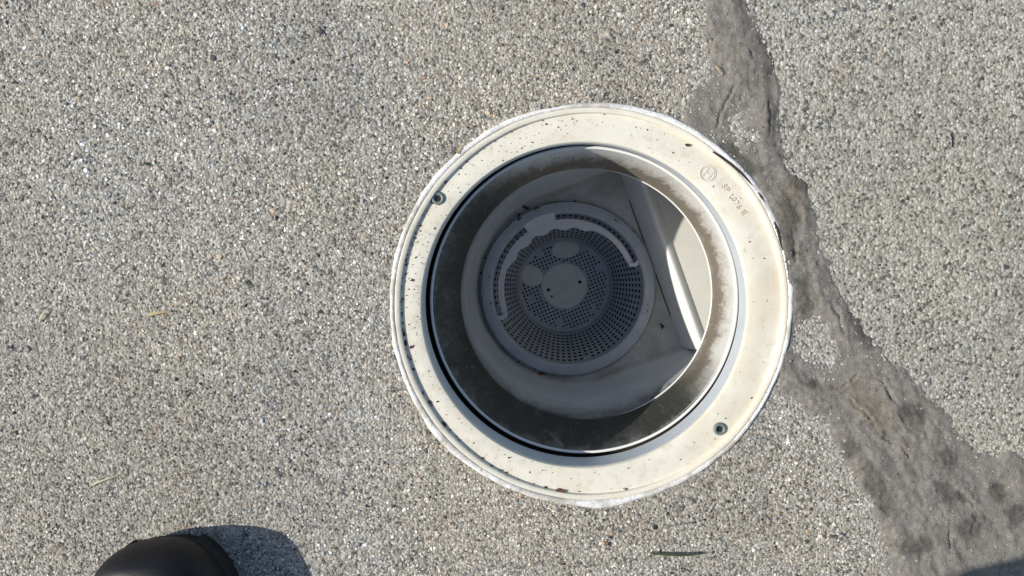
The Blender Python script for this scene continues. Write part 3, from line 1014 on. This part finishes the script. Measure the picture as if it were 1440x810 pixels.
def blade_mesh(pts, w0, th=.0005, tip=True):
    """a grass blade along points (x, y, z)"""
    rings = []
    n = len(pts)
    for i, p in enumerate(pts):
        p = Vector(p)
        d = (Vector(pts[min(i + 1, n - 1)]) - Vector(pts[max(i - 1, 0)])).normalized()
        s = Vector((-d.y, d.x, 0)).normalized()
        t = i / (n - 1)
        ww = w0 * (math.sin(PI * (.12 + .88 * t)) ** .7 if tip else 1 - .4 * t)
        ww = max(ww, w0 * .06)
        rings.append([tuple(p + s * ww / 2 + Vector((0, 0, th))), tuple(p + Vector((0, 0, .1 * th))), tuple(p - s * ww / 2 + Vector((0, 0, th))), tuple(p + Vector((0, 0, th * 1.4)))])
    return loft(rings, cap0=True, cap1=True)

def place(name, geo, mat, px, py, z, rot, label, cat, group=None):
    c = at(px, py, z)
    o = mesh_obj(name, *geo, mat)
    o.location = c
    o.rotation_euler = (0, 0, math.radians(rot))
    return tag(o, label, cat, group)

def bend(L, amp, z=.0012, n=9, arch=.001):
    return [(L * (t - .5), amp * math.sin(PI * t), z + arch * math.sin(PI * t)) for t in np.linspace(0, 1, n)]
PXM = .000513
place('grass_blade', blade_mesh(bend(86 * PXM, -.0012, .0014, 13), .0019, .0006), M['green'], 955, 776, 0, 0, 'dark green grass blade lying flat below the skimmer, the longest one', 'grass blade')
place('straw', blade_mesh(bend(26 * PXM, .0006), .0016), M['straw'], 64, 442, 0, 55, 'short pale straw standing askew near the left edge of the concrete', 'straw')
place('straw', blade_mesh(bend(42 * PXM, .0008), .0013), M['straw'], 149, 675, 0, 20, 'thin pale green straw on the concrete above the black shoe', 'straw')
place('straw', blade_mesh(bend(15 * PXM, .0004), .0013), M['tan'], 1009, 100, .0016, -58, 'tiny yellow straw at the top edge of the dark mortar', 'straw')
place('twig', blade_mesh(bend(30 * PXM, .0006, .0014), .0022, .0012, False), M['tan'], 228, 440, 0, 8, 'light brown splinter of twig on the left concrete', 'twig')
place('twig', blade_mesh(bend(19 * PXM, .0003, .0006, 9, .0002), .0012, .0006, False), M['dark'], 1337, 198, 0, -83, 'black upright stick set in the right hand concrete', 'twig')
place('leaf_scrap', flake_mesh(.0052, .0036, 3, .0004, 9, .0004), M['leafgreen'], 349, 398, 0, -40, 'dull green leaf scrap on the concrete left of the skimmer', 'leaf scrap')
place('leaf_scrap', flake_mesh(.0045, .0024, 4, .0004, 9, .0004), M['leafgreen'], 206, 230, .0005, -50, 'dark olive leaf scrap on the upper left concrete', 'leaf scrap')
place('leaf_scrap', flake_mesh(.0035, .0030, 5), M['rust'], 572, 502, Z_FACE, 20, 'reddish leaf scrap on the cream collar, nearer its outer groove', 'leaf scrap')
place('leaf_scrap', flake_mesh(.0028, .0026, 6), M['rust'], 578, 488, Z_FACE, 60, 'small red brown crumb of leaf just above the reddish scrap on the collar', 'leaf scrap')
place('leaf_scrap', flake_mesh(.0068, .0032, 7), M['rust'], 577, 543, Z_FACE, -60, 'rusty leaf scrap wedged in the collar groove at lower left', 'leaf scrap')
place('leaf_scrap', flake_mesh(.0105, .0022, 8), M['rust'], 788, 689, Z_FACE, -12, 'long rust coloured sliver on the bottom of the collar', 'leaf scrap')
place('leaf_scrap', flake_mesh(.0062, .0036, 9), M['tan'], 645, 212, .0022, 60, 'tan leaf scrap caught on the upper left rim of the collar', 'leaf scrap')
place('leaf_scrap', flake_mesh(.0042, .0024, 10), M['dirt'], 736, 174, Z_FACE, 70, 'dark crumb on the rim at the top of the collar', 'leaf scrap')
place('leaf_scrap', flake_mesh(.0046, .0022, 12), M['dirt'], 966, 204, Z_FACE, -20, 'dark brown flake on the upper right of the collar', 'leaf scrap')
place('dirt_clump', flake_mesh(.0058, .0046, 13, .0016), M['dirt'], 563, 363, Z_FACE, 75, 'dark dirt clump filling the groove at the left of the collar', 'dirt')
place('dirt_clump', flake_mesh(.0060, .0022, 14, .0014), M['dirt'], 1041, 405, Z_SEAT - .002, 88, 'black crud stuck between collar and sleeve on the right', 'dirt')
# sprig on the tank shelf
sp_ = empty('seed_sprig', at(930, 457, Z_SHELF))
tag(sp_, 'dark winged seed sprig lying on the tank shelf by the sill', 'seed')
for i, (L, Wd, ro, dx, dy) in enumerate(((.0072, .0016, -52, 0, 0), (.0050, .0024, 20, .0012, -.0012), (.0045, .0013, 100, .0004, -.003))):
    o = mesh_obj('seed_wing', *flake_mesh(L, Wd, 20 + i, .0006), M['dirt'], sp_)
    o.location = (dx, dy, 0)
    o.rotation_euler = (0, 0, math.radians(ro))
crumbs = [(739.5, 292, .0075, .004, -25, 'dirt', .0045, 'black leaf crumb just left of the rust coloured one above the basket handle'),
          (755, 293, .0066, .005, 30, 'rust', .0045, 'rust coloured leaf crumb on the ledge above the basket handle'),
          (730, 302, .0058, .0038, 60, 'dirt', .0045, 'upper crumb of the touching pair beside the basket rim at upper left'),
          (731, 308, .0060, .0036, 30, 'dirt', .0045, 'lower crumb of the touching pair, half on the basket rim at upper left'),
          (710, 306, .0050, .0034, 70, 'dirt', .0045, 'lone black crumb on the tank wall left of the touching pair'),
          (675, 353, .0026, .0026, 0, 'dirt', .006, 'round black crumb on the tank wall at the far left of the basket'),
          (683, 363, .0034, .002, 60, 'dirt', .006, 'thin black crumb against the left edge of the basket rim'),
          (761, 525, .0066, .0042, 10, 'rust', .004, 'reddish leaf crumb at the lower edge of the basket rim'),
          (775, 538, .0060, .0038, -30, 'dirt', .004, 'larger black crumb below the reddish one under the basket rim'),
          (771, 547, .0048, .0030, 40, 'dirt', .004, 'lowest small black crumb under the basket rim'),
          (711, 526, .0068, .0012, -35, 'dirt', .036, 'thin dark sliver on the tank wall at the lower left')]
for i, (x, y, L, Wd, ro, mm, dz, lab) in enumerate(crumbs):
    place('leaf_crumb', flake_mesh(L, Wd, 40 + i, .001), M[mm], x, y, Z_SHELF + dz, ro, lab, 'leaf crumb', 'leaf crumbs inside the tank')

# dark gaps where the sealant has let go of the collar
for i, (ps, lab) in enumerate([([(1001, 214), (1012, 221), (1026, 231), (1040, 243), (1050, 254), (1058, 263)], 'long dark gap torn between collar edge and sealant at the upper right'),
                               ([(1064, 271), (1069, 277), (1074, 285)], 'short dark gap between collar and sealant, beside the moulded lettering'),
                               ([(1087, 312), (1092, 323), (1095, 338), (1098, 352)], 'dark flaking gap at the right edge of the collar, below the lettering')]):
    pts = [at(px, py, .0) for px, py in ps]
    pts = [(p.x, p.y, .0022) for p in pts]
    V, Fc = blade_mesh(pts, .0020 if i != 1 else .0015, .0004)
    mesh_obj('torn_gap', V, Fc, M['dirt'], skim)

# tiny specks of dirt on the collar, too many to count
parts = []
r = random.Random(3)
for i in range(330):
    a = r.uniform(0, 2 * PI)
    if r.random() < .6:
        a = r.gauss(2.75, .75)
    t = r.random()
    c0 = lerp(rcx, inner[0], t), lerp(rcy, inner[1], t)
    rad = lerp(RR - .0075, inner[2] + .001, t)
    x, y = c0[0] + rad * math.cos(a), c0[1] + rad * math.sin(a)
    L = min(.0026, .00055 * math.exp(r.gauss(.15, .5)))
    V, Fc = flake_mesh(L, L * r.uniform(.35, 1), 100 + i, .0002, 5, .0002)
    mt = Matrix.Translation((x, y, Z_FACE - .0002)) @ Matrix.Rotation(r.uniform(0, 6.28), 4, 'Z')
    parts.append(([tuple(mt @ Vector(v)) for v in V], Fc))
for i in range(90):
    a = r.gauss(3.3, .8)
    rad = RR - .0066 + r.gauss(0, .0005)
    L = .0008 * math.exp(r.gauss(.2, .5))
    V, Fc = flake_mesh(L * 1.6, L, 700 + i, .0004, 5, .0002)
    mt = Matrix.Translation((rcx + rad * math.cos(a), rcy + rad * math.sin(a), Z_FACE - .0001)) @ Matrix.Rotation(a + PI / 2, 4, 'Z')
    parts.append(([tuple(mt @ Vector(v)) for v in V], Fc))
V, Fc = join(parts)
mesh_obj('dirt_specks', V, Fc, M['dirt'], None, None, 'stuff')
parts = []
for i in range(60):
    a = r.uniform(0, 2 * PI)
    rad = lerp(RIMR * .9, RIMR + .0045, r.random())
    L = .0009 * math.exp(r.gauss(.1, .4))
    V, Fc = flake_mesh(L * 1.3, L, 900 + i, .0004, 5, .0002)
    zz = ZR + .0001 if rad < RIMR - .0005 else Z_SHELF + .0012
    mt = Matrix.Translation((bx + rad * math.cos(a), by + rad * math.sin(a), zz)) @ Matrix.Rotation(r.uniform(0, 6.28), 4, 'Z')
    parts.append(([tuple(mt @ Vector(v)) for v in V], Fc))
V, Fc = join(parts)
mesh_obj('dirt_specks', V, Fc, M['dirt'], None, None, 'stuff')

# ------------------------------------------------------------------ the person kneeling at the deck, one shoe in the picture
person = empty('person', (-.12, -.7, 0))
tag(person, 'person in black shoes, only one shoe toe showing at the lower left', 'person')
PL = Vector(person.location)

ST0 = [(0.0, .012, .014, .032), (.003, .024, .009, .042), (.009, .034, .006, .050), (.02, .0430, .004, .053), (.038, .0500, .003, .054), (.06, .0530, .003, .055), (.085, .0520, .003, .064), (.115, .047, .003, .076),
       (.145, .0435, .003, .088), (.175, .040, .003, .100), (.21, .0375, .003, .106), (.25, .036, .003, .106), (.275, .031, .004, .104), (.29, .020, .008, .098)]
def catmull(P, m=5):
    P = [np.array(p) for p in P]
    out = []
    for i in range(len(P) - 1):
        p0, p1, p2, p3 = P[max(i - 1, 0)], P[i], P[i + 1], P[min(i + 2, len(P) - 1)]
        for k in range(m):
            t = k / m
            out.append(tuple(.5 * (2 * p1 + (p2 - p0) * t + (2 * p0 - 5 * p1 + 4 * p2 - p3) * t * t + (3 * p1 - p0 - 3 * p2 + p3) * t ** 3)))
    out.append(tuple(P[-1]))
    for i in range(1, len(out)):
        if out[i][0] <= out[i - 1][0]:
            out[i] = (out[i - 1][0] + 1e-5,) + out[i][1:]
    return out
STN = catmull(ST0)
def shoe(tip, rot, pitch=0.0):
    mt = Matrix.Translation(Vector(tip) - PL) @ Matrix.Rotation(math.radians(rot), 4, 'Z') @ Matrix.Rotation(math.radians(pitch), 4, 'X')
    rings = []
    n = 64
    for (s, hw, zb, h) in STN:
        rg = []
        for i in range(n):
            a = 2 * PI * i / n
            cx, sx = math.cos(a), math.sin(a)
            e = .84
            x = hw * math.copysign(abs(cx) ** e, cx)
            zz = math.copysign(abs(sx) ** .9, sx)
            z = zb + (h - zb) * (.5 + .5 * zz)
            x *= 1 - .12 * max(0, (z - .02) / max(h, .02)) ** 1.6
            # creases over the toe
            cz = 0
            if s < .09 and sx > .1:
                cz = .0005 * math.sin(s * 300 + 3.0 * cx + 1.1 * math.sin(s * 130)) * sx * min(1, s / .015)
            x += .006 * math.sin(min(1, s / .12) * PI / 2) * (1 if rot > 0 else -1) * (1 - s / .3)
            rg.append(tuple(mt @ Vector((x, -s, z + cz))))
        rings.append(rg)
    V, Fc = loft(rings, cap0=True, cap1=True)
    up = mesh_obj('shoe', V, Fc, M['black'], person, 50)
    # sole, a little wider than the upper
    def outl(k, z, rs):
        L = [(hw * k + rs, -s) for (s, hw, a_, b_) in STN]
        pts = [(-x, y) for x, y in L[::-1]] + [(x, y) for x, y in L]
        out = []
        for x, y in pts:
            xx = x + .006 * math.sin(min(1, -y / .12) * PI / 2) * (1 if rot > 0 else -1) * (1 + y / .3)
            out.append(tuple(mt @ Vector((xx, y * 1.0 + (-.004 if y > -.004 else 0), z))))
        return out
    V, Fc = loft([outl(.86, .0005, 0), outl(.90, .002, .0006), outl(.90, .012, .0010), outl(.86, .015, .0004)], cap0=True, cap1=True)
    mesh_obj('sole', V, Fc, M['sole'], up, 50)
    # suede strip sewn across the side of the toe
    strip = []
    for t in np.linspace(0, 1, 16):
        s = lerp(.034, .070, t)
        hw = np.interp(s, [q[0] for q in STN], [q[1] for q in STN])
        h = np.interp(s, [q[0] for q in STN], [q[3] for q in STN])
        row = []
        for dx_, dz in ((0, .0004), (.5, .0007), (1, .0004), (1, -.0012), (0, -.0012)):
            u = lerp(.10, .66, t ** .8) + dx_ * .10
            cc = min(.98, u / .9) ** (1 / .84)
            sa = math.sqrt(1 - cc * cc) ** .9
            z = .003 + (h - .003) * (.5 + .5 * sa)
            row.append(tuple(mt @ Vector((hw * u + .006 * math.sin(min(1, s / .12) * PI / 2) * (1 - s / .3), -s - dx_ * .004, z + dz))))
        strip.append(row)
    V, Fc = loft(strip, cap0=True, cap1=True)
    mesh_obj('suede_strip', V, Fc, M['stripe'], up, 40)
    return up
tip = at(208, 768, .03)
shoe((tip.x, tip.y, 0), 6)
shoe((.03, -.80, .0), -176, 0)

# body: one skinned surface
J = {'pelvis': (-.11, -.80, .47, .125), 'waist': (-.11, -.80, .62, .115), 'chest': (-.10, -.74, .80, .135), 'upper': (-.10, -.69, .93, .12), 'neck': (-.095, -.64, 1.02, .058), 'jaw': (-.095, -.58, 1.075, .066),
     'head': (-.095, -.57, 1.15, .088), 'crown': (-.095, -.58, 1.21, .070),
     'hipL': (-.19, -.79, .46, .10), 'kneeL': (-.176, -.282, .470, .068), 'calfL': (-.235, -.425, .30, .058), 'ankL': (-.255, -.455, .095, .044),
     'hipR': (-.03, -.79, .44, .10), 'kneeR': (.03, -.545, .065, .062), 'calfR': (.03, -.70, .075, .062), 'ankR': (.03, -.93, .085, .042),
     'shL': (-.27, -.70, .93, .062), 'elL': (-.36, -.62, .69, .046), 'wrL': (-.30, -.50, .575, .031), 'paL': (-.275, -.45, .555, .030),
     'shR': (.07, -.70, .93, .062), 'elR': (.17, -.50, .78, .046), 'wrR': (.155, -.27, .640, .030), 'paR': (.142, -.185, .590, .030)}
ED = [('pelvis', 'waist'), ('waist', 'chest'), ('chest', 'upper'), ('upper', 'neck'), ('neck', 'jaw'), ('jaw', 'head'), ('head', 'crown'), ('pelvis', 'hipL'), ('hipL', 'kneeL'), ('kneeL', 'calfL'), ('calfL', 'ankL'),
      ('pelvis', 'hipR'), ('hipR', 'kneeR'), ('kneeR', 'calfR'), ('calfR', 'ankR'), ('upper', 'shL'), ('shL', 'elL'), ('elL', 'wrL'), ('wrL', 'paL'), ('upper', 'shR'), ('shR', 'elR'), ('elR', 'wrR'), ('wrR', 'paR')]
def fingers(hand, base, dirv, sidev, curl):
    b, d, s = Vector(base), Vector(dirv).normalized(), Vector(sidev).normalized()
    dn = d.cross(s)
    if dn.z > 0:
        dn = -dn
    for i, (o, L) in enumerate(((-.030, .062), (-.010, .075), (.010, .080), (.029, .072))):
        p0 = b + s * o + d * .02
        last = hand
        for kx, (fr_, cu_) in enumerate(((.0, 0), (.45, .25 * curl), (.78, .8 * curl), (1.0, 1.4 * curl))):
            p = p0 + d * (L * fr_ * (1 - .3 * curl * fr_)) + dn * (L * .5 * cu_ * fr_)
            nm = f'{hand}f{i}{kx}'
            J[nm] = (*p, .0095 - .0012 * kx)
            ED.append((last, nm))
            last = nm
    last = hand
    for kx, (fd, fs) in enumerate(((-.012, .036), (.016, .054), (.042, .060))):
        p = b + d * fd + s * fs + dn * .012 * kx
        nm = f'{hand}t{kx}'
        J[nm] = (*p, .0115 - .0015 * kx)
        ED.append((last, nm))
        last = nm
fingers('paL', J['paL'][:3], (.3, .9, -.35), (.95, -.3, 0), .8)
fingers('paR', J['paR'][:3], (-.35, .85, -.42), (-.9, -.38, 0), .55)
names = list(J)
me = bpy.data.meshes.new('body')
me.from_pydata([Vector(J[n_][:3]) - PL for n_ in names], [(names.index(a), names.index(b)) for a, b in ED], [])
body = bpy.data.objects.new('body', me)
COL.objects.link(body)
md = body.modifiers.new('skin', 'SKIN')
bm = bmesh.new(); bm.from_mesh(me)
ly = bm.verts.layers.skin.verify()
bm.verts.ensure_lookup_table()
for i, n_ in enumerate(names):
    v = bm.verts[i][ly]
    v.radius = (J[n_][3],) * 2
    v.use_root = n_ == 'pelvis'
bm.to_mesh(me); bm.free()
body.modifiers.new('sub', 'SUBSURF').levels = 2
dg = bpy.context.evaluated_depsgraph_get()
bme = bpy.data.meshes.new_from_object(body.evaluated_get(dg))
bpy.data.objects.remove(body)
bme.materials.clear()
body = link('body', bme, [M['skin'], M['shirt'], M['cloth']], person)
hipz = .56
def near(p, a, b):
    a, b = Vector(J[a][:3]), Vector(J[b][:3])
    t = max(0, min(1, (p - a).dot(b - a) / (b - a).length_squared))
    return (p - a - (b - a) * t).length
bones = [(e, 2 if any(q in e[1] + e[0] for q in ('hip', 'knee', 'calf', 'ank')) else (0 if (e[1][:2] in ('pa', 'ja', 'he', 'cr') or e[0][:2] == 'pa' or e[1] == 'neck') else 1)) for e in ED]
for f in body.data.polygons:
    p = f.center + PL
    d_, mi = min((near(p, *e) / max(.02, J[e[0]][3]), m_) for e, m_ in bones)
    if p.z < hipz and mi == 1 and p.y < -.6:
        mi = 2
    f.material_index = mi
    f.use_smooth = True
# hair and face
hc = Vector((-.095, -.585, 1.165)) - PL
bm = bmesh.new()
bmesh.ops.create_uvsphere(bm, u_segments=28, v_segments=18, radius=1)
rr_ = random.Random(5)
for v in list(bm.verts):
    c = v.co
    v.co = Vector((c.x * .092, c.y * .104 - .004, c.z * .098 + .010)) * (1 + rr_.uniform(-.02, .02)) + hc
bmesh.ops.delete(bm, geom=[v for v in bm.verts if (v.co - hc).y > .055 + .4 * (v.co - hc).z and (v.co - hc).z < .06 or (v.co - hc).z < -.05], context='VERTS')
bmesh.ops.solidify(bm, geom=bm.faces[:], thickness=.008)
me = bpy.data.meshes.new('hair'); bm.to_mesh(me); bm.free()
link('hair', me, M['hair'], person, 60)
def blobm(c, s):
    bm = bmesh.new()
    bmesh.ops.create_icosphere(bm, subdivisions=2, radius=1)
    V = [(v.co.x * s[0] + c[0] - PL.x, v.co.y * s[1] + c[1] - PL.y, v.co.z * s[2] + c[2] - PL.z) for v in bm.verts]
    Fc = [tuple(v.index for v in f.verts) for f in bm.faces]
    bm.free()
    return V, Fc
mesh_obj('nose', *blobm((-.095, -.487, 1.115), (.012, .018, .020)), M['skin'], person, 80)
mesh_obj('mouth', *blobm((-.095, -.502, 1.078), (.022, .008, .006)), M['rust'], person, 80)
for s_ in (-1, 1):
    mesh_obj('eye', *blobm((-.095 + s_ * .032, -.502, 1.14), (.012, .010, .008)), M['dark'], person, 80)
    mesh_obj('ear', *blobm((-.095 + s_ * .088, -.575, 1.125), (.010, .020, .030)), M['skin'], person, 80)
